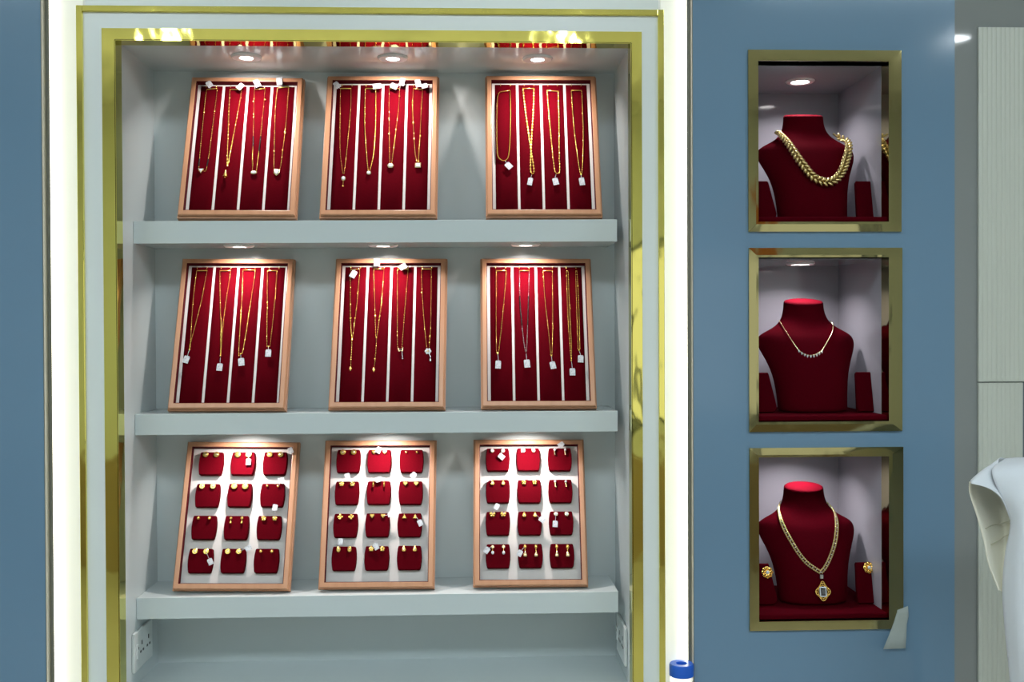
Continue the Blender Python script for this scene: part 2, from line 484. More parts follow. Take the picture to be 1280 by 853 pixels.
def pad_mesh(w, h, d, nx=10):
    "long cushion lying in the xz plane, face to -y, bulging d"
    bm = nb()
    zs = [0, .0012, .003, h*.25, h*.5, h*.75, h-.003, h-.0012, h]
    zf = [0, .6, .95, 1, 1, 1, .95, .6, 0]
    rows = []
    for z, f in zip(zs, zf):
        row = []
        for k in range(nx+1):
            s = -1+2*k/nx
            prof = (1-abs(s)**5)*.8 + (1-s*s)*.2
            row.append(bm.verts.new((s*w/2, -d*prof*f if 0 < k < nx else 0, z)))
        rows.append(row)
    for A, B in zip(rows, rows[1:]):
        for k in range(nx): bm.faces.new((A[k], A[k+1], B[k+1], B[k]))
    return bm

RIMPROF = [(0, .0004), (.0012, -.0), (RIM-.0016, .0002), (RIM, .002), (RIM, .0085), (RIM+.0006, .0095), (RIM+.0025, .0100), (RIM+.0025, TD), (-.002, TD), (-.0012, BED), (0, BED-.0002)]
def tray_base(i, h, label, bed_m):
    t_ = thing('jewellery_tray', label, 'display tray', TM[i], 'jewellery trays on the shelves')
    bm = nb(); sweep_rect(bm, TRW, h, RIMPROF); obj('frame', bm, 'wood', t_)
    bm = nb()
    sweep_rect(bm, TRW, h, [(0, .0006), (-.0012, .0008), (-.0012, BED), (0, BED)])
    obj('lining', bm, 'lining', t_, label='dark red side lining')
    bm = nb(); box(bm, (-TRW/2, BED, 0), (TRW/2, BED+.004, h)); obj('bed', bm, bed_m, t_)
    return t_

rowname = ['top', 'middle']
PADW, PADGAP = .0440, .0490
PADD = .0040
def necklace_tray(i):
    t_ = tray_base(i, TRH, 'wooden tray of red velvet columns standing at the %s of the %s shelf' % (cols[i % 3], rowname[i//3]), 'suede')
    t_['label'] = {0: 'wooden velvet necklace tray on the top shelf, leftmost there', 1: 'wooden velvet necklace tray in the middle of the top shelf',
                   2: 'wooden velvet tray of plain gold chains on the top shelf, rightmost there', 3: 'wooden velvet necklace tray on the middle shelf, leftmost there',
                   4: 'wooden velvet necklace tray in the middle of the middle shelf', 5: 'wooden velvet necklace tray on the middle shelf, rightmost there'}[i]
    for k in range(4):
        x = (-1.5+k)*PADGAP
        p = obj('velvet_pad', pad_mesh(PADW, TRH-.005, PADD), 'velvet', t_, 60)
        p.location = (x, BED-.0002, .001)
        for s in (-1, 1):
            bm = nb()
            tube(bm, [(0, .003, 0), (0, -.0004, .0), (0, -.0008, .0008), (0, -.0008, .0042)], .0006, 6)
            hk = obj('hook', bm, 'gold', t_, 60)
            hk.location = (x+s*.0100, BED-PADD, TRH-.0095)
    return t_
TR = [necklace_tray(i) for i in range(6)]

# ------------------------------------------------------------------ jewellery pieces
def link_chain(bm, path, step, r, sc=(1.0, .75, 1.55)):
    "row of small oval links along a polyline"
    path = [Vector(p) for p in path]
    d = 0; pos = 0; k = 0
    for a, b in zip(path, path[1:]):
        L = (b-a).length
        if L < 1e-9: continue
        t = (b-a)/L
        ang = math.atan2(t.x, t.z)
        while pos <= L:
            q = a+t*pos
            sx = sc if k % 2 else (sc[1], sc[0], sc[2])
            ball(bm, q, r, 6, 4, sx, Matrix.Rotation(ang, 3, 'Y'))
            pos += step; k += 1
        pos -= L

def curve(pts, n=8):
    "Catmull-Rom through pts"
    pts = [Vector(p) for p in pts]; out = []
    for i in range(len(pts)-1):
        p0 = pts[max(i-1, 0)]; p1 = pts[i]; p2 = pts[i+1]; p3 = pts[min(i+2, len(pts)-1)]
        for k in range(n):
            t = k/n
            out.append(.5*((2*p1) + (p2-p0)*t + (2*p0-5*p1+4*p2-p3)*t*t + (3*p1-p0-3*p2+p3)*t**3))
    out.append(pts[-1])
    return out

def tag_mesh(w=.0105, h=.0135):
    bm = nb()
    pts = [(-w/2+.0015, h/2), (-w/2, h/2-.0015), (-w/2, -h/2), (w/2, -h/2), (w/2, h/2-.0015), (w/2-.0015, h/2)]
    prism(bm, pts, -.0004, .0004)
    return bm

def price_tag(parent, c, anchor, ang, w=.0105, h=.0135, tilt=.0):
    R = Matrix.Rotation(tilt, 4, 'Z') @ Matrix.Rotation(ang, 4, 'Y')
    o = obj('price_tag', tag_mesh(w, h), 'paper', parent, label='small white paper tag')
    o.matrix_local = T(*c) @ R
    top = Vector(c) + (R.to_3x3() @ Vector((0, 0, h/2-.001)))
    bm = nb(); tube(bm, [top, (top+Vector(anchor))/2+Vector((0, -.001, 0)), anchor], .00035, 4)
    s = obj('tag_string', bm, 'paper', parent)
    return o

def gem(parent, name, pts, c, m_b='gold_pale', m_s='stone', th=.0022, k=.72):
    bm = nb(); prism(bm, pts, -th, 0, .15); b = obj(name, bm, m_b, parent); b.location = c
    cx = sum(p[0] for p in pts)/len(pts); cz = sum(p[1] for p in pts)/len(pts)
    q = [(cx+(x-cx)*k, cz+(z-cz)*k) for x, z in pts]
    bm = nb(); prism(bm, q, -th-.0012, -th+.0002, .4); s = obj('stone', bm, m_s, b, label='clear cut stone' if m_s == 'stone' else 'dark cut stone')
    return b

def pendant(root, kind, c):
    c = Vector(c)
    if kind == 'triangle': gem(root, 'pendant', [(-.0062, .004), (.0062, .004), (0, -.006)], c)
    elif kind == 'oval': gem(root, 'pendant', ngon(14, .0064, .0042), c)
    elif kind == 'shield': gem(root, 'pendant', [(-.006, .0055), (0, .0068), (.006, .0055), (.006, -.002), (0, -.0085), (-.006, -.002)], c)
    elif kind == 'round': gem(root, 'pendant', ngon(14, .0046, .0046), c)
    elif kind == 'hex': gem(root, 'pendant', ngon(6, .0068, .0062), c)
    elif kind == 'square': gem(root, 'pendant', [(-.0058, .0055), (.0058, .0055), (.0058, -.0055), (-.0058, -.0055)], c)
    elif kind == 'drop':
        b = gem(root, 'pendant', ngon(14, .0046, .0055), c)
        bm = nb(); tube(bm, [(0, -.001, -.005), (0, -.001, -.016)], .0006, 5); ball(bm, (0, -.001, -.0175), .0024, 8, 6, (1, 1, .8)); obj('dangle', bm, 'gold', b, 40)
    elif kind == 'bell':
        bm = nb(); lathe(bm, [(.0006, .010), (.0018, .008), (.0022, .003), (.0046, -.004), (.0046, -.0058), (.002, -.0062)], 14); o = obj('pendant', bm, 'gold', root, 30); o.location = c+Vector((0, -.0048, 0))
        bm = nb(); ball(bm, (0, 0, -.0068), .0016, 8, 6); obj('clapper', bm, 'gold', o, 40)
    elif kind == 'butterfly':
        b = gem(root, 'pendant', [(-.006, .005), (0, .0015), (.0055, .006), (.005, -.003), (.0, -.0025), (-.004, -.004)], c, m_s='darkstone', k=.6)
        bm = nb(); tube(bm, [(.003, -.001, -.003), (.0045, -.001, -.017)], .0008, 5); ball(bm, (.0045, -.001, -.018), .0018, 8, 6); obj('dangle', bm, 'silver', b, 40)
    elif kind == 'flower':
        bm = nb()
        for k in range(6):
            a = k*PI/3; ball(bm, (.0042*math.cos(a), -.0012, .0042*math.sin(a)), .0026, 8, 6, (1, .6, 1))
        b = obj('pendant', bm, 'stone', root, 40); b.location = c
        bm = nb(); ball(bm, (0, -.002, 0), .0022, 8, 6); obj('centre', bm, 'gold_pale', b, 40)
        bm = nb(); tube(bm, [(.002, -.001, -.005), (.0055, -.001, -.012), (.0045, -.001, -.018)], .0006, 5); ball(bm, (.0048, -.001, -.019), .0022, 8, 6, (.8, .8, 1.3)); obj('dangle', bm, 'silver', b, 40)
    elif kind == 'leaf':
        bm = nb(); prism(bm, [(0, .005), (.0028, .0), (.0, -.0055), (-.0028, 0)], -.0016, 0, .4); o = obj('pendant', bm, 'gold', root); o.location = c

A3, B3 = 180/768, 180/698
CROP = {0: (220, 80, A3), 1: (390, 80, A3), 2: (590, 80, A3), 3: (200, 300, B3), 4: (400, 300, B3), 5: (590, 300, B3)}
YC = BED-PADD-.0024                                    # chains lie just over the pads
def necklace(i, L, R, legs, kind=None, pend=None, tags=(), label='', m='gold', r=.00066, step=.0026, black=None, beads=(), tail=None, plain=False):
    """L, R: where the chain leaves the two hooks; legs: two polylines down to the lowest point (photo crop pixels of tray i)"""
    ox, oy, s = CROP[i]
    P = lambda p, dy=0: on_tray(i, ox+p[0]*s, oy+p[1]*s, YC+dy)
    l3, r3 = P(L), P(R)
    o3 = (l3+r3)/2
    root = thing('necklace', label, 'necklace', TM[i] @ T(*o3), 'necklaces in the velvet trays')
    root['label'] = label + ', ' + ['top shelf left tray', 'top shelf middle tray', 'top shelf right tray', 'middle shelf left tray', 'middle shelf centre tray', 'middle shelf right tray'][i]
    assert len(root['label'].split()) <= 16, root['label']
    loc = lambda p, dy=0: P(p, dy)-o3
    a = [loc(L)] + [loc(p) for p in legs[0]]
    b = [loc(R)] + [loc(p) for p in legs[1]]
    pa, pb = curve(a, 6), curve(b, 6)
    bm = nb()
    for path in (pa, pb):
        if plain: tube(bm, path, r, 6)
        else:
            tube(bm, path, r*.55, 4)
            link_chain(bm, path, step, r)
    if tail:
        tp = curve([loc(p) for p in tail], 5)
        tube(bm, tp, r*.55, 4); link_chain(bm, tp, step, r)
    obj('chain', bm, m, root, 60)
    bm = nb()
    tube(bm, [a[0]+Vector((0, .0008, .001)), a[0]+Vector((.001, -.0004, .0002)), b[0]+Vector((-.001, -.0004, .0002)), b[0]+Vector((0, .0008, .001))], .0009, 6)
    obj('clasp', bm, 'gold', root, 60)
    if black:
        bm = nb()
        for path in (pa, pb):
            q = [p for p in path if black[0] >= (p.z-path[0].z)/(path[-1].z-path[0].z) >= black[1]] if False else [p for p in path if black[0] <= (p.z-path[0].z)/(path[-1].z-path[0].z) <= black[1]]
            if len(q) > 1: link_chain(bm, q, .0024, .0014, (1, 1, 1))
        obj('bead_strand', bm, 'blackbead', root, 60, label='dark beads')
    for p in beads:
        bm = nb(); ball(bm, (0, 0, 0), .0019, 8, 6, (1, .8, 1)); q = obj('bead', bm, m, root, 60); q.location = loc(p, -.0006)
    if kind: pendant(root, kind, loc(pend, -.001))
    for tg in tags:
        (tx, ty, ang, anc) = tg[:4]
        w, h = tg[4:6] if len(tg) > 4 else (.0112, .0150)
        price_tag(root, (loc((tx, ty), -.0035-YC) if ty < 136 else loc((tx, ty), -.004)), loc(anc, -.0015), math.radians(ang), w, h)
    return root

# top shelf, left tray
necklace(0, (163, 137), (220, 132), [[(150, 250), (122, 545), (128, 562)], [(206, 250), (166, 545), (140, 562)]], 'triangle', (133, 570), [(178, 108, -35, (185, 135))], 'gold chain with a triangular clear stone pendant and some dark beads', black=(.84, .97), beads=[(150, 258), (206, 252)])
necklace(0, (288, 137), (350, 137), [[(282, 250), (272, 545)], [(335, 230), (275, 545)]], 'bell', (266, 595), [(343, 120, 40, (348, 136))], 'gold chain ending in a small gold bell shaped pendant', step=.0040, r=.0010)
necklace(0, (418, 137), (475, 132), [[(414, 300), (408, 562), (412, 572)], [(455, 350), (430, 562), (420, 572)]], 'oval', (415, 580), [(432, 103, -28, (420, 135), .0115, .018)], 'gold chain with a flat oval clear stone and dark beads', black=(.55, .8), beads=[(412, 200), (475, 190)])
necklace(0, (540, 130), (602, 122), [[(530, 250), (522, 560), (530, 572)], [(585, 330), (555, 560), (545, 572)]], 'shield', (537, 578), [(551, 92, -8, (548, 130), .0115, .018)], 'gold chain with a shield shaped clear stone pendant', beads=[(523, 465), (568, 460), (580, 365)])
# top shelf, middle tray
necklace(1, (152, 132), (208, 132), [[(150, 250), (150, 460), (165, 588)], [(205, 250), (185, 470), (170, 588)]], 'drop', (168, 612), [(133, 112, -40, (150, 132), .0105, .016)], 'gold chain with a round stone and a small drop below it')
necklace(1, (285, 132), (340, 132), [[(281, 300), (290, 470), (300, 570)], [(340, 300), (330, 470), (308, 570)]], 'round', (303, 582), [(347, 118, 82, (330, 130), .012, .017)], 'gold chain with a tiny round stone', r=.001)
necklace(1, (412, 132), (467, 132), [[(411, 300), (415, 528)], [(460, 250), (428, 510), (422, 528)]], 'hex', (419, 543), [(437, 118, -62, (415, 130)), (481, 95, 12, (468, 130), .0105, .018)], 'gold chain with a six sided stone cluster pendant', beads=[(466, 172), (448, 350), (410, 372), (410, 290)])
necklace(1, (540, 132), (590, 137), [[(537, 250), (548, 450), (560, 525)], [(580, 300), (572, 450), (566, 525)]], 'square', (565, 542), [(566, 103, -12, (560, 130), .0115, .018), (600, 117, 72, (585, 132), .0105, .013)], 'gold chain with a square clear stone pendant', beads=[(536, 205), (540, 315), (577, 385), (545, 400)])
# top shelf, right tray
necklace(2, (150, 150), (203, 142), [[(136, 190), (133, 380), (137, 480), (150, 508), (168, 517)], [(206, 250), (203, 400), (195, 490), (182, 513), (168, 517)]], None, None, [(196, 543, -42, (178, 518), .0118, .0145)], 'smooth flat gold chain hanging in a wide loop', plain=True, r=.0013)
necklace(2, (272, 132), (330, 132), [[(285, 250), (310, 430), (330, 560), (325, 588)], [(327, 250), (316, 430), (312, 560), (322, 588)]], None, None, [(310, 627, 12, (318, 592), .0095, .0165)], 'thick twisted gold rope chain crossing over itself', r=.0021, step=.0034)
necklace(2, (400, 142), (460, 147), [[(410, 260), (425, 430), (440, 560), (452, 585)], [(464, 300), (465, 480), (468, 570), (456, 585)]], None, None, [(446, 627, -12, (448, 590))], 'medium beaded gold chain with a tag, third column', r=.0014, step=.0032)
necklace(2, (530, 142), (585, 142), [[(545, 350), (570, 540), (580, 590)], [(593, 350), (590, 530), (584, 590)]], None, None, [(586, 627, -8, (581, 592), .0105, .0165)], 'slim gold chain with a tag, rightmost column', r=.0010)
# middle shelf, left tray
necklace(3, (178, 150), (228, 150), [[(160, 300), (146, 525)], [(195, 320), (148, 500), (144, 525)]], None, None, [(127, 580, 15, (142, 535))], 'fine gold chain with a tag, leftmost column', beads=[(143, 532)])
necklace(3, (290, 150), (343, 150), [[(292, 320), (296, 420), (293, 565)], [(320, 300), (303, 430), (295, 565)]], None, None, [(289, 617, 3, (293, 570))], 'fine gold chain with the lowest hanging tag', beads=[(293, 562)])
necklace(3, (402, 147), (463, 147), [[(396, 300), (382, 540), (388, 555)], [(440, 300), (405, 520), (394, 555)]], None, None, [(394, 592, -8, (391, 558), .0118, .0155)], 'bright gold chain hung from a long clasp bar', beads=[(391, 553)])
necklace(3, (520, 150), (568, 150), [[(520, 300), (518, 500), (523, 512)], [(556, 300), (535, 500), (527, 512)]], None, None, [(525, 549, 0, (525, 515))], 'short fine gold chain with the highest hanging tag')
# middle shelf, middle tray
necklace(4, (147, 145), (193, 142), [[(147, 300), (148, 400), (154, 480)], [(180, 300), (168, 400), (157, 480)]], 'leaf', (148, 624), [(162, 166, 28, (170, 142), .0118, .0155)], 'gold bead lariat with a leaf drop, tag at its clasp', beads=[(147, 380), (170, 380), (155, 485), (150, 580)], tail=[(155, 480), (153, 540), (150, 580), (149, 618)])
necklace(4, (260, 142), (310, 142), [[(265, 300), (270, 472)], [(298, 300), (275, 472)]], 'leaf', (261, 630), [(275, 108, -4, (272, 140), .0118, .0165)], 'gold bead lariat with a bent drop, tag rising over the rim', beads=[(268, 370), (290, 370), (273, 472), (267, 577)], tail=[(273, 472), (272, 520), (267, 577), (262, 622)])
necklace(4, (375, 142), (427, 142), [[(375, 350), (376, 515), (384, 528)], [(410, 350), (398, 510), (392, 528)]], 'butterfly', (391, 535), [(402, 130, 60, (385, 140), .0115, .015)], 'gold chain with a dark winged stone pendant')
necklace(4, (492, 142), (540, 142), [[(495, 260), (505, 400), (518, 528)], [(538, 300), (535, 440), (529, 528)]], 'flower', (524, 541), [], 'gold chain with a clear flower cluster pendant and no tag', beads=[(493, 255), (533, 470)])
# middle shelf, right tray
necklace(5, (117, 150), (167, 150), [[(117, 300), (118, 530), (123, 548)], [(155, 300), (132, 520), (126, 548)]], None, None, [(127, 605, 3, (125, 555), .0112, .0165)], 'fine gold chain with a tag, first column', beads=[(124, 552)])
necklace(5, (230, 150), (278, 150), [[(233, 300), (248, 470), (260, 545)], [(273, 300), (268, 470), (263, 545)]], None, None, [(267, 600, -5, (262, 552), .0118, .0165)], 'silvery chain with dark beads and a tag', m='silver', black=(.3, .75))
necklace(5, (345, 150), (390, 150), [[(355, 300), (372, 450), (382, 560)], [(391, 300), (391, 460), (387, 560)]], None, None, [(392, 608, -12, (385, 565))], 'fine gold chain with a tag, third column', beads=[(385, 562)])
necklace(5, (458, 152), (466, 152), [[(464, 350), (474, 500), (480, 585)], [(474, 350), (482, 500), (482, 585)]], None, None, [(487, 640, 0, (482, 590))], 'narrow gold chain with the lowest tag', beads=[(481, 585), (458, 175)])
necklace(5, (502, 152), (509, 152), [[(508, 350), (514, 530)], [(519, 350), (523, 530)]], None, None, [(527, 577, 3, (520, 540))], 'narrow gold chain beside the right rim with a higher tag', beads=[(519, 535)])

# ------------------------------------------------------------------ earring trays
C3 = 180/731
ECROP = {6: (210, 535, C3), 7: (390, 535, C3), 8: (580, 535, C3)}
trw = {6: 'left', 7: 'middle', 8: 'right'}
EPAD = {  # centre x and top y of every pad, crop pixels, row by row
    6: [[(222, 122), (384, 122), (546, 122)], [(204, 283), (367, 282), (533, 282)], [(186, 445), (350, 446), (516, 446)], [(168, 613), (334, 613), (502, 613)]],
    7: [[(186, 110), (343, 110), (506, 110)], [(179, 271), (340, 270), (502, 270)], [(172, 435), (334, 433), (497, 433)], [(164, 602), (330, 600), (495, 598)]],
    8: [[(171, 103), (326, 102), (486, 102)], [(172, 263), (331, 263), (489, 262)], [(172, 425), (333, 424), (493, 423)], [(173, 590), (337, 588), (497, 588)]]}
PW, PH, PT = .0500, .0482, .0118
EY = BED-.0122                                       # front face of the earring pads
def epad_mesh():
    pts = []
    w, h = PW/2, PH
    side = [(.83, 0), (.90, .02), (.935, .10), (.98, .28), (1, .48), (.985, .66), (.94, .85), (.89, .965), (.80, 1)]
    pts = [(w*s, -h*t) for s, t in side] + [(-w*s, -h*t) for s, t in reversed(side)]
    bm = nb()
    prism(bm, pts, 0, PT, .045)
    return bm
epad_me = None
rw = ['top', 'second', 'third', 'bottom']

def stud(root, kind):
    "one earring, local: hangs from its post at origin, face to -y"
    def o_(name, bm, m, par=root, sm=40, lab=None): return obj(name, bm, m, par, sm, lab)
    bm = nb(); tube(bm, [(0, .0008, 0), (0, -.0012, 0)], .0006, 5); o_('post', bm, 'gold')
    bm = nb()
    if kind == 'disc':
        prism(bm, ngon(16, .0056, .0056), -.0032, -.0008, .2); o_('disc', bm, 'gold', sm=None)
        bm = nb(); ball(bm, (0, -.0032, 0), .0028, 10, 6, (1, .4, 1)); o_('dome', bm, 'gold_pale')
    elif kind == 'bigdisc':
        prism(bm, ngon(18, .0066, .0066), -.0034, -.0008, .18); o_('disc', bm, 'gold', sm=None)
        bm = nb(); tube(bm, [(.0042*math.cos(a*PI/8), -.0034, .0042*math.sin(a*PI/8)) for a in range(16)], .0007, 5, True); o_('ring', bm, 'gold_pale')
    elif kind == 'ball':
        ball(bm, (0, -.0022, 0), .0036, 12, 8); o_('bead', bm, 'gold')
    elif kind == 'tiny':
        ball(bm, (0, -.0018, 0), .0028, 10, 6, (.9, .7, 1)); o_('bead', bm, 'gold')
    elif kind == 'flower':
        for k in range(5):
            a = PI/2+k*2*PI/5; ball(bm, (.0031*math.cos(a), -.002, .0031*math.sin(a)), .0023, 8, 6, (1, .5, 1))
        o_('petals', bm, 'gold'); bm = nb(); ball(bm, (0, -.0028, 0), .0016, 8, 6); o_('centre', bm, 'gold_pale')
    elif kind == 'drop':
        ball(bm, (0, -.002, .0005), .0032, 10, 6, (1, .7, 1)); o_('bead', bm, 'gold')
        bm = nb(); lathe(bm, [(.0006, -.0028), (.0026, -.008), (.0022, -.0104), (.0008, -.0114)], 10, c=(0, -.002, 0)); o_('drop', bm, 'gold')
    elif kind == 'heart':
        prism(bm, [(0, .0028), (.0025, .0045), (.0048, .003), (.0044, 0), (0, -.005), (-.0044, 0), (-.0048, .003), (-.0025, .0045)], -.0032, -.0008, .3); o_('heart', bm, 'gold', sm=None)
    elif kind == 'oval':
        prism(bm, ngon(14, .0040, .0060), -.0032, -.0008, .25); o_('oval', bm, 'gold', sm=None)
        bm = nb(); ball(bm, (0, -.0034, 0), .0018, 8, 6, (1, .5, 1.5)); o_('dome', bm, 'gold_pale')
    elif kind == 'triangle':
        prism(bm, [(0, .005), (.0048, -.005), (-.0048, -.005)], -.003, -.0008, .25); o_('triangle', bm, 'gold', sm=None)
    elif kind == 'teardrop':
        prism(bm, [(0, .006), (.0026, .001), (.0042, -.003), (.0022, -.0058), (-.0022, -.0058), (-.0042, -.003), (-.0026, .001)], -.003, -.0008, .3); o_('teardrop', bm, 'gold', sm=None)
        bm = nb(); ball(bm, (0, -.0032, -.0022), .0016, 8, 6); o_('stone', bm, 'stone', lab='clear stone')
    elif kind == 'cross':
        for k in range(4):
            a = k*PI/2; ball(bm, (.0034*math.cos(a), -.002, .0034*math.sin(a)-.001), .0024, 8, 6, (1, .5, 1))
        o_('petals', bm, 'gold'); bm = nb(); ball(bm, (0, -.0028, -.001), .0014, 8, 6); o_('centre', bm, 'gold_pale')
    elif kind == 'hoop':
        tube(bm, [(0, -.003-.0026*math.cos(a*PI/8), -.003+.0058*math.sin(a*PI/8)) for a in range(16)], .0014, 7, True); o_('hoop', bm, 'gold')
    elif kind == 'bar':
        tube(bm, [(.001, -.002, .003), (-.0006, -.003, -.001), (.0004, -.003, -.010)], .0016, 7); o_('bar', bm, 'gold_pale')
        bm = nb(); ball(bm, (0, -.0035, .001), .0026, 8, 6); o_('stone', bm, 'stone', lab='clear stone')
    elif kind == 'stone':
        prism(bm, ngon(12, .0044, .0044), -.0024, -.0008, .15); b = o_('bezel', bm, 'gold_pale', sm=None)
        bm = nb(); prism(bm, ngon(12, .0034, .0034), -.0036, -.0022, .4); o_('stone', bm, 'stone', b, None, 'clear stone')
    elif kind == 'butterfly':
        for s in (-1, 1):
            ball(bm, (s*.0032, -.002, .0016), .0030, 8, 6, (1, .4, 1.1)); ball(bm, (s*.0024, -.002, -.0026), .0023, 8, 6, (1, .4, 1))
        o_('wings', bm, 'gold'); bm = nb(); ball(bm, (0, -.0025, 0), .0013, 8, 6, (1, 1, 2.6)); o_('body', bm, 'gold_pale')
    elif kind == 'stonedrop':
        prism(bm, ngon(10, .0036, .0036), -.003, -.0008, .3); o_('bezel', bm, 'gold_pale', sm=None)
        bm = nb(); tube(bm, [(0, -.002, -.003), (0, -.002, -.009)], .0006, 5); o_('wire', bm, 'gold')
        bm = nb(); ball(bm, (0, -.002, -.0115), .0032, 8, 6, (.9, .7, 1.2)); o_('drop', bm, 'stone', lab='clear stone drop')
    elif kind == 'dangle':
        ball(bm, (0, -.002, -.0005), .0042, 10, 6, (.8, .6, 1.1)); o_('bead', bm, 'gold')
        bm = nb(); tube(bm, [(0, -.002, -.004), (0, -.002, -.010)], .0008, 5); o_('wire', bm, 'gold')
        bm = nb(); lathe(bm, [(.001, -.010), (.0036, -.014), (.0046, -.0175), (.0038, -.0205), (.0014, -.0215)], 12, c=(0, -.0025, 0)); o_('drop', bm, 'gold_pale')
KW = {'disc': 'round domed gold disc', 'bigdisc': 'large ringed gold disc', 'ball': 'small gold ball', 'tiny': 'tiny gold', 'flower': 'gold five petal flower', 'drop': 'gold bead with drop',
      'heart': 'gold heart', 'oval': 'oval gold', 'triangle': 'gold triangle', 'teardrop': 'gold teardrop', 'cross': 'gold four petal', 'hoop': 'small gold hoop', 'bar': 'stone topped gold bar',
      'stone': 'clear round stone', 'butterfly': 'gold butterfly', 'stonedrop': 'dangling clear stone', 'dangle': 'long dangling gold'}
EK = {6: [['disc', 'bigdisc', 'disc'], ['disc', 'bigdisc', 'tiny'], ['ball', 'drop', 'flower'], ['disc', 'disc', 'ball']],
      7: [['disc', 'heart', 'tiny'], ['flower', 'hoop', 'heart'], ['cross', 'heart', 'triangle'], ['oval', 'flower', 'teardrop']],
      8: [['stone', 'stone', 'bar'], ['teardrop', 'flower', 'bar'], ['butterfly', 'teardrop', 'stone'], ['stonedrop', 'dangle', 'dangle']]}
# price tags on earrings: (tray, row, col, side) -> (crop x, y, angle)
ET = {(6, 0, 1, 1): (408, 173, 0), (6, 0, 2, 1): (622, 115, -25), (6, 1, 2, 1): (574, 266, 80), (6, 2, 2, 1): (543, 405, 8), (6, 3, 0, 1): (215, 680, -28), (6, 3, 1, 1): (408, 611, 62),
      (7, 0, 1, 0): (338, 113, 25), (7, 1, 0, 1): (180, 247, -15), (7, 1, 1, 1): (338, 268, 75), (7, 1, 2, 1): (515, 241, 40), (7, 2, 1, 1): (401, 440, 80), (7, 2, 2, 1): (549, 483, -28), (7, 3, 0, 0): (145, 578, 2), (7, 3, 1, 0): (325, 603, -30),
      (8, 0, 0, 1): (190, 146, -50), (8, 0, 2, 0): (493, 86, 55), (8, 1, 0, 0): (113, 264, 60), (8, 2, 0, 0): (166, 401, 30), (8, 2, 1, 1): (396, 467, -55), (8, 2, 2, 0): (463, 488, 4), (8, 3, 0, 0): (116, 622, 35), (8, 3, 1, 0): (283, 637, 28)}
c3 = ['left', 'centre', 'right']
for i in (6, 7, 8):
    tray_base(i, TRH2, {6: 'wooden earring tray lined in white at the left of the bottom shelf', 7: 'wooden earring tray lined in white at the middle of the bottom shelf', 8: 'wooden earring tray lined in white at the right of the bottom shelf'}[i], 'suede')
    ox, oy, s = ECROP[i]
    for r in range(4):
        for c in range(3):
            px, py = EPAD[i][r][c]
            q = on_tray(i, ox+px*s, oy+py*s, EY)
            m = TM[i] @ T(*q)
            pw = '%s row %s of the %s earring tray' % (rw[r], c3[c], trw[i])
            if epad_me is None:
                p = obj('earring_pad', epad_mesh(), 'velvet'); epad_me = p
            else:
                p = epad_me.copy(); COL.objects.link(p)
            p.matrix_world = m
            tag(p, 'barrel shaped red velvet earring pad, ' + pw, 'earring pad', 'velvet earring pads')
            # stem carrying the pad over the bed
            k = EK[i][r][c]
            sp = .0110
            for side in (0, 1):
                e = thing('earring', 'x x x x', 'earring', m @ T((-1, 1)[side]*sp, -.0008, -.0062 if k not in ('hoop',) else -.0040), 'earrings on the velvet pads')
                tg = ET.get((i, r, c, side))
                e['label'] = '%s%s earring, %s of pair, %s row %s pad, %s earring tray' % ('tagged ' if tg else '', KW[k], c3[side*2], rw[r], c3[c], trw[i])
                assert len(e['label'].split()) <= 16, e['label']
                stud(e, k)
                if tg:
                    tl = on_tray(i, ox+tg[0]*s, oy+tg[1]*s, EY-.006)
                    eo = q + Vector(((-1, 1)[side]*sp, -.0008, -.0062))
                    d = tl-eo
                    price_tag(e, d, (0, -.003, 0), math.radians(tg[2]), .0100, .0128)

# ------------------------------------------------------------------ brass niche frames
nw = ['top', 'middle', 'bottom']
for k, (z0, z1) in enumerate(NZ):
    u0, u1 = [(934.6, 1125.6), (935.6, 1126.6), (936.3, 1127.9)][k]
    v0, v1 = [(63.5, 290), (310.2, 539.4), (559.4, 787)][k]
    vm = (v0+v1)/2
    X0, X1, Z0, Z1 = at(u0, vm).x, at(u1, vm).x, at(1030, v1).z, at(1030, v0).z
    r = thing('niche_frame', 'shiny brass frame around the %s niche of the blue wall' % nw[k], 'frame', T(0, 0, 0), 'brass niche frames')
    prof = None
    xi0, xi1, zi0, zi1 = NX0, NX1-.001, z0, z1
    outer = [(X0, Z0), (X1, Z0), (X1, Z1), (X0, Z1)]
    inner = [(xi0, zi0), (xi1, zi0), (xi1, zi1), (xi0, zi1)]
    for j in range(4):
        a, b = j, (j+1) % 4
        bm = nb()
        # chamfer from the outer edge up to a flat and down the inner lip
        lay = [(outer, 0.0, 0), (outer, -.0051, 0), (inner, -.0055, .25), (inner, -.0055, 0), (inner, .034, 0), ]
        rows = []
        for lp, y, mixv in lay:
            row = []
            for c in (a, b):
                x, z = lp[c]
                if mixv:
                    x = x*(1-mixv)+outer[c][0]*mixv; z = z*(1-mixv)+outer[c][1]*mixv
                row.append(bm.verts.new((x, y, z)))
            rows.append(row)
        rows.append([bm.verts.new((inner[c][0]+(.0008 if inner[c][0] < .6 else -.0008)*-1, .034, inner[c][1]+(.0008 if c < 2 else -.0008)*-1)) for c in (a, b)])
        rows.append([bm.verts.new(((inner[c][0]*.9+outer[c][0]*.1), 0.0, inner[c][1]*.9+outer[c][1]*.1)) for c in (a, b)])
        nr = len(rows)
        for q in range(nr):
            A, B = rows[q], rows[(q+1) % nr]
            bm.faces.new((A[0], A[1], B[1], B[0]))
        bm.faces.new([rw_[0] for rw_ in rows]); bm.faces.new([rw_[1] for rw_ in rows][::-1])
        obj('rail', bm, 'brass_mirror', r)

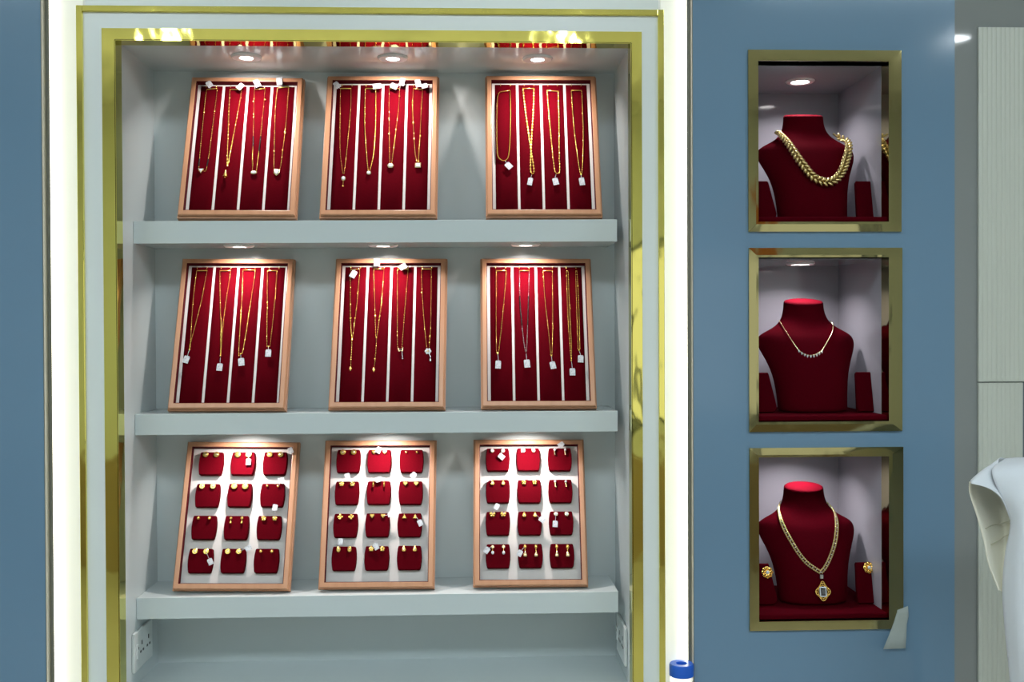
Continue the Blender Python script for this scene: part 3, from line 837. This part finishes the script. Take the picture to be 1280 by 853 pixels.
# ------------------------------------------------------------------ busts, stands, pads in the niches
def interp(tab, t):
    for (a, va), (b, vb) in zip(tab, tab[1:]):
        if t <= b:
            f = (t-a)/(b-a) if b > a else 0
            f = f*f*(3-2*f) if False else f
            return va+(vb-va)*f
    return tab[-1][1]

def bust_mesh():
    # z (m above base): half width, centre y, half depth, squareness
    #        z     w     yf(front) yb(back)
    S = [(.000, .0690, -.030, .030), (.004, .0695, -.030, .032), (.030, .0705, -.027, .036), (.060, .0735, -.023, .044), (.085, .0795, -.017, .052), (.105, .0875, -.010, .058),
         (.122, .0955, -.002, .064), (.136, .1000, .004, .070), (.146, .0985, .009, .075), (.153, .0930, .014, .079), (.160, .0810, .020, .083), (.167, .0670, .025, .086), (.174, .0570, .029, .089), (.183, .0485, .033, .092),
         (.196, .0428, .036, .095), (.212, .0404, .037, .096), (.219, .0405, .036, .097), (.2225, .0385, .038, .095)]
    bm = nb(); rings = []
    N = 40
    for z, w, yf, yb in S:
        cy = (yf+yb)/2; d = (yb-yf)/2
        ring = []
        neck = min(1, max(0, (z-.145)/.03))
        for k in range(N):
            a = 2*PI*k/N
            ca, sa = math.cos(a), math.sin(a)
            p = .75+.25*neck
            x = w*math.copysign(abs(ca)**p, ca)
            yy = d*math.copysign(abs(sa)**1.0, sa)
            # shoulders sweep back
            sw = (1-neck)*.016*(abs(x)/.0985)**2
            zz = z
            if neck >= 1 and z > .2: zz = z + .006*(yy/d)*((z-.2)/.0225)      # top of the neck tips forward
            ring.append(bm.verts.new((x, cy+yy+sw, zz)))
        rings.append(ring)
    for A, B in zip(rings, rings[1:]):
        for k in range(N): bm.faces.new((A[k], A[(k+1) % N], B[(k+1) % N], B[k]))
    bm.faces.new(rings[0][::-1])
    # rounded cap
    cap = rings[-1]
    c = sum((v.co for v in cap), Vector())/N
    r2 = [bm.verts.new(c+(v.co-c)*.72+Vector((0, 0, .0016))) for v in cap]
    for k in range(N): bm.faces.new((cap[k], cap[(k+1) % N], r2[(k+1) % N], r2[k]))
    bm.faces.new(r2)
    return bm

def stand_mesh(lean=.24):
    pts = [(-.0185, .080), (.0155, .080), (.0172, .077), (.0275, .022), (.0290, .012), (.0275, .005), (.0225, .0005), (.019, 0), (-.018, 0), (-.0205, .0004), (-.0225, .004), (-.0232, .010), (-.0205, .077)]
    bm = nb(); prism(bm, pts, -.004, .004, .04)
    for v in bm.verts: v.co = Matrix.Rotation(-lean, 3, 'X') @ v.co
    # prop behind
    box(bm, (-.012, .004, 0), (.012, .034, .004))
    low = min(v.co.z for v in bm.verts)
    for v in bm.verts: v.co.z -= low
    return bm

bust0 = None
PADH = .0105
bust_desc = ['red velvet neck bust wearing the thick braided gold necklace, top niche', 'red velvet neck bust wearing the thin stone fringe necklace, middle niche', 'red velvet neck bust wearing the large pendant necklace, bottom niche']
BM_ = []
for k, (z0, z1) in enumerate(NZ):
    px0, px1 = NX0+.0015, at(1104.5, 400, .05).x
    bm = nb(); box(bm, (px0, .004, z0+.0005), (px1, .235, z0+PADH), .0025)
    tag(obj('velvet_base', bm, 'velvet_bust', None, 60), 'flat red velvet base board on the floor of the %s niche' % nw[k], 'display base')
    bx = at(1020.5, 515, .075).x
    m = T(bx, .090, z0+PADH+.0002)
    if bust0 is None:
        bust0 = obj('necklace_bust', bust_mesh(), 'velvet_bust', None, 60); b = bust0
        sb = bust0.modifiers.new('soft', 'SUBSURF'); sb.levels = 1; sb.render_levels = 1
    else:
        b = bust0.copy(); COL.objects.link(b)
    b.matrix_world = m
    tag(b, bust_desc[k], 'display bust', 'velvet busts in the niches')
    BM_.append(m)
    for s, u in ((-1, 952.5), (1, 1085)):
        x = at(u, 500, .075).x
        o = obj('earring_stand', stand_mesh(), 'velvet_bust', None, 40)
        o.matrix_world = T(x, .072, z0+PADH+.0002) @ Matrix.Rotation(0, 4, 'Z')
        tag(o, 'small red velvet earring stand %s of the bust in the %s niche' % ('left' if s < 0 else 'right', nw[k]) , 'earring stand', 'velvet earring stands')
        if k == 2:
            y_ = .072-.004+.066*math.sin(.24)
            e = thing('earring', 'gold flower earring on the velvet stand %s of the bottom niche bust' % ('left' if s < 0 else 'right'), 'earring', T(at((959, 1086)[s > 0], (716, 710)[s > 0], .08).x, .0805, at((959, 1086)[s > 0], (716, 710)[s > 0], .08).z) @ Matrix.Rotation(-.24, 4, 'X'), 'flower earrings in the bottom niche')
            bm = nb()
            for j in range(8):
                a = j*PI/4
                tube(bm, [(.0078*math.cos(a)+.0032*math.cos(2*PI*q/8), -.002, .0078*math.sin(a)+.0032*math.sin(2*PI*q/8)) for q in range(8)], .0008, 5, True)
                ball(bm, (.0078*math.cos(a), -.002, .0078*math.sin(a)), .0019, 6, 4)
            obj('petals', bm, 'gold', e, 50)
            bm = nb(); prism(bm, ngon(12, .0050, .0050), -.004, .001, .2); c_ = obj('bezel', bm, 'gold_pale', e)
            bm = nb(); ball(bm, (0, -.004, 0), .0032, 10, 6, (1, .5, 1)); obj('stone', bm, 'stone', c_, 40, 'clear stone')

bpy.context.view_layer.update()
dg = bpy.context.evaluated_depsgraph_get()
from mathutils.bvhtree import BVHTree
BVH = BVHTree.FromObject(bust0, dg)
def drape(k, u, v, lift):
    "point on bust k seen at pixel (u, v), lifted off the velvet along the normal (world)"
    inv = BM_[k].inverted()
    o = inv @ CAM; d = (inv.to_3x3() @ ray(u, v)).normalized()
    h = BVH.ray_cast(o, d)
    if h[0] is None:
        h = BVH.find_nearest(o + d*((.050-o.y)/d.y))
    return BM_[k] @ (h[0] + h[1]*lift)

def settle(k, pts, lift):
    "lift world points that sink into bust k"
    inv = BM_[k].inverted(); out = []
    for p in pts:
        q = inv @ p
        loc, nor, _, _ = BVH.find_nearest(q)
        if (q-loc).dot(nor) < lift: q = loc + nor*lift
        out.append(BM_[k] @ q)
    return out

def resample(path, step):
    out = [path[0].copy()]; acc = 0
    for a, b in zip(path, path[1:]):
        L = (b-a).length; pos = step-acc
        while pos <= L:
            out.append(a+(b-a)*(pos/L)); pos += step
        acc = L-(pos-step)
    return out

NC = {0: (920, 50, 220/751), 1: (920, 300, 220/751), 2: (920, 550, 230/727)}
def npx(k, p): ox, oy, s = NC[k]; return ox+p[0]*s, oy+p[1]*s

# braided necklace
path = curve([drape(0, *npx(0, p), .0075) for p in [(172, 398), (185, 404), (212, 440), (245, 485), (278, 535), (318, 585), (352, 608), (385, 613), (415, 600), (440, 565), (456, 520), (466, 475), (455, 432), (436, 408), (418, 397)]], 8)
path = settle(0, path, .0088)
o3 = path[len(path)//2].copy()
r = thing('necklace', 'thick braided gold rope necklace on the bust in the top niche', 'necklace', T(*o3))
bm = nb()
q = resample(path, .0092)
for j in range(0, len(q)-1):
    t = (q[min(j+1, len(q)-1)]-q[max(j-1, 0)]).normalized()
    ang = math.atan2(t.x, t.z)
    fat = .70+.30*min(1, 4*min(j, len(q)-1-j)/len(q))
    for s in (-1, 1):
        side = Vector((math.cos(ang), 0, -math.sin(ang)))*s
        c = q[j]-o3+side*.0043*fat+t*(.005 if s > 0 else 0)
        R = Matrix.Rotation(ang+s*.62, 3, 'Y')
        ball(bm, c, .0068*fat, 10, 8, (.50, .62, 1.0), R)
obj('braid', bm, 'gold_old', r, 60)
bm = nb(); tube(bm, [p-o3+Vector((0, .004, 0)) for p in path], .0020, 8); obj('core', bm, 'gold_old', r, 60)

# fringe necklace
path = curve([drape(1, *npx(1, p), .0022) for p in [(188, 347), (198, 368), (215, 398), (240, 435), (262, 466), (280, 484), (305, 494), (330, 493), (352, 483), (370, 466), (390, 432), (407, 400), (410, 365), (404, 343)]], 8)
path = settle(1, path, .0024)
o3 = path[len(path)//2].copy()
r = thing('necklace', 'thin gold necklace with a fringe of clear drops on the middle niche bust', 'necklace', T(*o3))
bm = nb(); tube(bm, [p-o3 for p in path], .00055, 5); link_chain(bm, [p-o3 for p in path], .0026, .0009); obj('chain', bm, 'gold_pale', r, 60)
for p in [(268, 477), (280, 487), (292, 494), (304, 499), (318, 500), (331, 499), (343, 494), (354, 488), (365, 480)]:
    w = drape(1, *npx(1, p), .0030)-o3
    bm = nb(); prism(bm, [(0, .0030), (.0016, 0), (0, -.0034), (-.0016, 0)], -.0012, .0006, .3); o = obj('drop', bm, 'stone', r, label='clear cut stone'); o.location = w

# pendant necklace
left = [(182, 245), (172, 275), (178, 320), (195, 360), (220, 405), (248, 450), (280, 488), (318, 515), (334, 524)]
rightp = [(360, 250), (380, 280), (394, 320), (394, 370), (385, 420), (368, 470), (350, 505), (334, 524)]
cl = curve([drape(2, *npx(2, p), .0028) for p in left], 8); cr = curve([drape(2, *npx(2, p), .0028) for p in rightp], 8)
o3 = drape(2, *npx(2, (337, 560)), .002)
r = thing('necklace', 'gold stone set necklace with a large dark stone pendant in the bottom niche', 'necklace', T(*o3))
for path in (cl, cr):
    bm = nb(); n_ = len(path)
    q = resample(path, .0042)
    for s in (-1, 1):
        pts = []
        for j, p in enumerate(q):
            t = (q[min(j+1, len(q)-1)]-q[max(j-1, 0)]).normalized()
            ang = math.atan2(t.x, t.z)
            sp = .0026*min(1, 3*j/len(q))
            pts.append(p-o3+Vector((math.cos(ang), 0, -math.sin(ang)))*s*sp)
        pts = [p-o3 for p in settle(2, [p+o3 for p in pts], .0026)]
        tube(bm, pts, .0008, 5)
        for j, p in enumerate(pts): ball(bm, p, .0019, 6, 4, (1, .7, 1))
    obj('strand', bm, 'gold_old', r, 60)
    bm = nb()
    for j, p in enumerate(q):
        if j % 2: ball(bm, p-o3+Vector((0, -.0016, 0)), .0012, 6, 4)
    obj('stone_row', bm, 'stone', r, 60, 'row of clear stones')
sc = 230/727/1333*2.09
off = lambda p: drape(2, *npx(2, p), .0042)-o3
c1 = off((334, 540)); c2 = off((340, 600))
bm = nb(); prism(bm, [(-.0034, .0045), (.0034, .0045), (.0034, -.0045), (-.0034, -.0045)], -.003, .0, .2); o = obj('bail', bm, 'silver', r); o.location = c1
bm = nb()
n_ = 48
tube(bm, [(.0128*math.cos(a)*(1+.13*math.cos(4*a)), -.001, .0148*math.sin(a)*(1+.13*math.cos(4*a))) for a in [2*PI*k/n_ for k in range(n_)]], .0014, 6, True)
tube(bm, [(.0100*math.cos(a)*(1+.05*math.cos(8*a)), -.001, .0120*math.sin(a)*(1+.05*math.cos(8*a))) for a in [2*PI*k/n_ for k in range(n_)]], .0011, 6, True)
for k in range(16):
    a = 2*PI*k/16; ball(bm, (.0116*math.cos(a)*(1+.1*math.cos(4*a)), -.0018, .0136*math.sin(a)*(1+.1*math.cos(4*a))), .0015, 6, 4)
tube(bm, [(-.004, -.001, .0155), (-.0025, -.001, .019), (0, -.001, .0205), (.0025, -.001, .019), (.004, -.001, .0155)], .0012, 6)
o = obj('pendant', bm, 'gold', r, 60); o.location = c2; o.rotation_euler = (-.2, 0, 0)
bm = nb()
for lo, hi in (((-.0068, -.003, -.0095), (-.0046, .0, .0095)), ((.0046, -.003, -.0095), (.0068, .0, .0095)), ((-.0046, -.003, .0073), (.0046, .0, .0095)), ((-.0046, -.003, -.0095), (.0046, .0, -.0073))):
    box(bm, lo, hi, .0005)
obj('stone_border', bm, 'stone', o, label='border of small clear stones')
bm = nb(); prism(bm, [(-.0046, .0073), (.0046, .0073), (.0046, -.0073), (-.0046, -.0073)], -.004, 0, .3); obj('stone', bm, 'darkstone', o, label='dark rectangular stone')

# ------------------------------------------------------------------ clear tape on the bottom niche frame
bm = nb()
TP = [[(1121.5, 763), (1135, 758)], [(1121, 766), (1136, 770)], [(1117, 779), (1133.5, 781)], [(1111, 795), (1133, 796)], [(1104, 812), (1132, 811)]]
for a in TP: pass
rows = []
for j, (a, b) in enumerate(TP):
    row = []
    for q in range(6):
        f = q/5
        u = a[0]*(1-f)+b[0]*f; v = a[1]*(1-f)+b[1]*f
        y = -.0065-.0012*math.sin(PI*f)*(j % 2+.3)-.001*(j == 4)
        row.append(bm.verts.new(at(u, v, y)))
    rows.append(row)
for A, B in zip(rows, rows[1:]):
    for q in range(5): bm.faces.new((A[q], A[q+1], B[q+1], B[q]))
o = obj('tape_strip', bm, 'tape', None, 60)
sm = o.modifiers.new('thickness', 'SOLIDIFY'); sm.thickness = .0003
tag(o, 'strip of translucent tape stuck at the lower right corner of the bottom niche frame', 'tape')

# ------------------------------------------------------------------ power sockets in the low compartment
def socket(x, s, yc, zc, label):
    m = T(x, yc, zc) @ Matrix.Rotation(s*PI/2, 4, 'Z')      # local -y faces into the recess
    r = thing('power_socket', label, 'power socket', m, None)
    bm = nb(); box(bm, (-.058, -.006, -.038), (.058, -.0003, .038), .002); obj('plate', bm, 'plastic', r)
    for q, xx in enumerate((-.012, .030)):
        for dx, dz, w, h in ((0, .010, .0022, .004), (-.008, -.006, .0035, .0022), (.008, -.006, .0035, .0022)):
            bm = nb(); box(bm, (xx+dx-w, -.0066, dz-h), (xx+dx+w, -.0058, dz+h)); obj('pin_hole', bm, 'hole', r)
    bm = nb(); box(bm, (-.048, -.0085, -.014), (-.034, -.0058, .014), .001); obj('rocker_switch', bm, 'plastic', r)
    bm = nb(); box(bm, (-.0425, -.0088, .004), (-.0395, -.0084, .009)); obj('switch_mark', bm, 'hole', r)
socket(XL, 1, .125, at(180, 808, .12).z, 'white power socket on the left side wall below the bottom shelf')
socket(XR, -1, .125, at(776, 800, .12).z, 'white power socket on the right side wall below the bottom shelf')

# ------------------------------------------------------------------ blue capped bottle in the right cove
cb = at(851.6, 829, .000)
r = thing('bottle', 'clear ribbed bottle with a blue ring cap at the foot of the right light strip', 'bottle', T(cb.x, -.002, ZK))
ht = cb.z-ZK
R_ = .0232
bm = nb()
prof = [(R_*.85, 0.0003), (R_*.93, .006)]
zz = .012
while zz < ht-.035:
    prof += [(R_*.93, zz), (R_*.88, zz+.003), (R_*.93, zz+.006)]; zz += .009
prof += [(R_*.9, ht-.024), (R_*.86, ht-.018)]
lathe(bm, prof, 40)
obj('body', bm, 'clear', r, 50, 'clear ribbed body')
bm = nb()
lathe(bm, [(R_*.9, ht-.0235), (R_, ht-.0225), (R_, ht-.003), (R_*.93, ht), (R_*.46, ht), (R_*.42, ht-.002), (R_*.42, ht-.010), (R_*.1, ht-.010)], 48)
obj('cap', bm, 'bluecap', r, 40, 'blue ring shaped cap')

# ------------------------------------------------------------------ white cloth hanging at the right edge
CY = -.30
def grid(rows, m, parent, name, n=10, label=None, rip=0):
    "rows of photo pixels (u, v, depth) -> smooth sheet"
    bm = nb(); V = []
    for row in rows:
        c = curve([at(u, v, CY+dy) for u, v, dy in row], n)
        V.append([p for p in c])
    # smooth across the rows too
    cols_ = list(zip(*V)); G = [curve(list(cc), n) for cc in cols_]
    H = [[bm.verts.new(p) for p in g] for g in G]
    for A, B in zip(H, H[1:]):
        for k in range(len(A)-1): bm.faces.new((A[k], A[k+1], B[k+1], B[k]))
    o = obj(name, bm, m, parent, 70, label)
    s = o.modifiers.new('thickness', 'SOLIDIFY'); s.thickness = .0012; s.offset = 0
    return o
cl = thing('white_cloth', 'white cotton garment hanging with an open cream lined fold at the right edge', 'cloth')
# front sheet, folding over the top; first column runs along its left edge
grid([[(1257, 573.5, .05), (1285, 572.5, .055), (1325, 578, .05), (1355, 595, .05)],
      [(1240, 588, .0), (1275, 583, -.012), (1320, 590, -.01), (1356, 606, .0)],
      [(1249, 617, -.012), (1278, 612, -.03), (1320, 616, -.024), (1357, 625, -.008)],
      [(1263, 650, -.012), (1282, 652, -.035), (1322, 655, -.026), (1358, 660, -.01)],
      [(1256.5, 692, -.004), (1281, 700, -.036), (1322, 705, -.022), (1358, 710, -.012)],
      [(1253, 738, .0), (1280, 745, -.034), (1322, 750, -.026), (1357, 760, -.012)],
      [(1256, 785, .0), (1282, 792, -.036), (1322, 800, -.02), (1356, 810, -.012)],
      [(1263, 860, .0), (1286, 862, -.036), (1324, 865, -.026), (1355, 870, -.012)],
      [(1268, 960, .0), (1290, 962, -.034), (1326, 965, -.02), (1353, 970, -.012)]], 'cloth', cl, 'front_sheet', 5)
# lip of the fold: from the crest round to the outer left corner
grid([[(1257, 573.5, .05), (1243, 580, .04), (1228, 588, .028), (1213, 601, .012)],
      [(1248, 580, .02), (1238, 586, .012), (1226, 593, .006), (1213.5, 603, .004)],
      [(1263, 650, -.012), (1252, 624, -.016), (1236, 611, -.014), (1214, 604.5, -.004)]], 'cloth', cl, 'turned_edge', 6)
# inside of the fold
grid([[(1263, 598, .05), (1246, 590, .055), (1228, 592, .045), (1212.5, 603, .006)],
      [(1268, 632, .04), (1250, 622, .06), (1232, 618, .05), (1213.5, 617, .016)],
      [(1268, 660, .02), (1255, 652, .055), (1240, 648, .045), (1222, 644, .018)],
      [(1264, 690, .008), (1256, 684, .04), (1246, 680, .035), (1231, 676, .016)],
      [(1258, 715, .004), (1253, 712, .022), (1246, 709, .018), (1237, 706, .010)],
      [(1254, 740, .002), (1252.5, 739.5, .006), (1251, 739, .005), (1249.5, 738, .004)]], 'cloth_in', cl, 'lining', 6, 'cream inner side')
bm = nb()
tube(bm, curve([at(1212.5, 603, CY+.005), at(1213, 617, CY+.014), at(1221.5, 644, CY+.016), at(1230.5, 676, CY+.014), at(1236.5, 706, CY+.009), at(1249, 738, CY+.003)], 6), .0017, 6)
obj('hem', bm, 'cloth_in', cl, 60)
bm = nb()
tube(bm, curve([at(1232, 661, CY+.022), at(1240, 657, CY+.036), at(1250, 655, CY+.048), at(1262, 652, CY+.030)], 6), .0010, 6)
tube(bm, curve([at(1239, 681, CY+.022), at(1247, 677, CY+.030), at(1256, 671, CY+.036), at(1263, 668, CY+.018)], 6), .0010, 6)
obj('lining_seam', bm, 'seam', cl, 60)
# stand that carries the cloth
sx = at(1318, 600, CY+.03)
st = thing('garment_stand', 'metal garment stand under the hanging white cloth', 'stand', T(sx.x, sx.y, ZLO))
bm = nb(); lathe(bm, [(.14, .0005), (.14, .010), (.12, .016), (.02, .02)], 40); obj('base', bm, 'metal', st, 40)
bm = nb(); tube(bm, [(0, 0, .018), (0, 0, sx.z-ZLO-.005)], .010, 12); obj('pole', bm, 'metal', st, 40)
bm = nb(); hz = sx.z-ZLO-.004
tube(bm, curve([(-.05, .0, hz-.008), (-.02, 0, hz), (.0, 0, hz+.002), (.03, 0, hz)], 6), .008, 10); obj('cross_bar', bm, 'metal', st, 40)

# ------------------------------------------------------------------ dim daylight of the world
w = bpy.data.worlds.new('world'); SC.world = w; w.use_nodes = True
w.node_tree.nodes['Background'].inputs[0].default_value = (.6, .7, .8, 1)
w.node_tree.nodes['Background'].inputs[1].default_value = .3
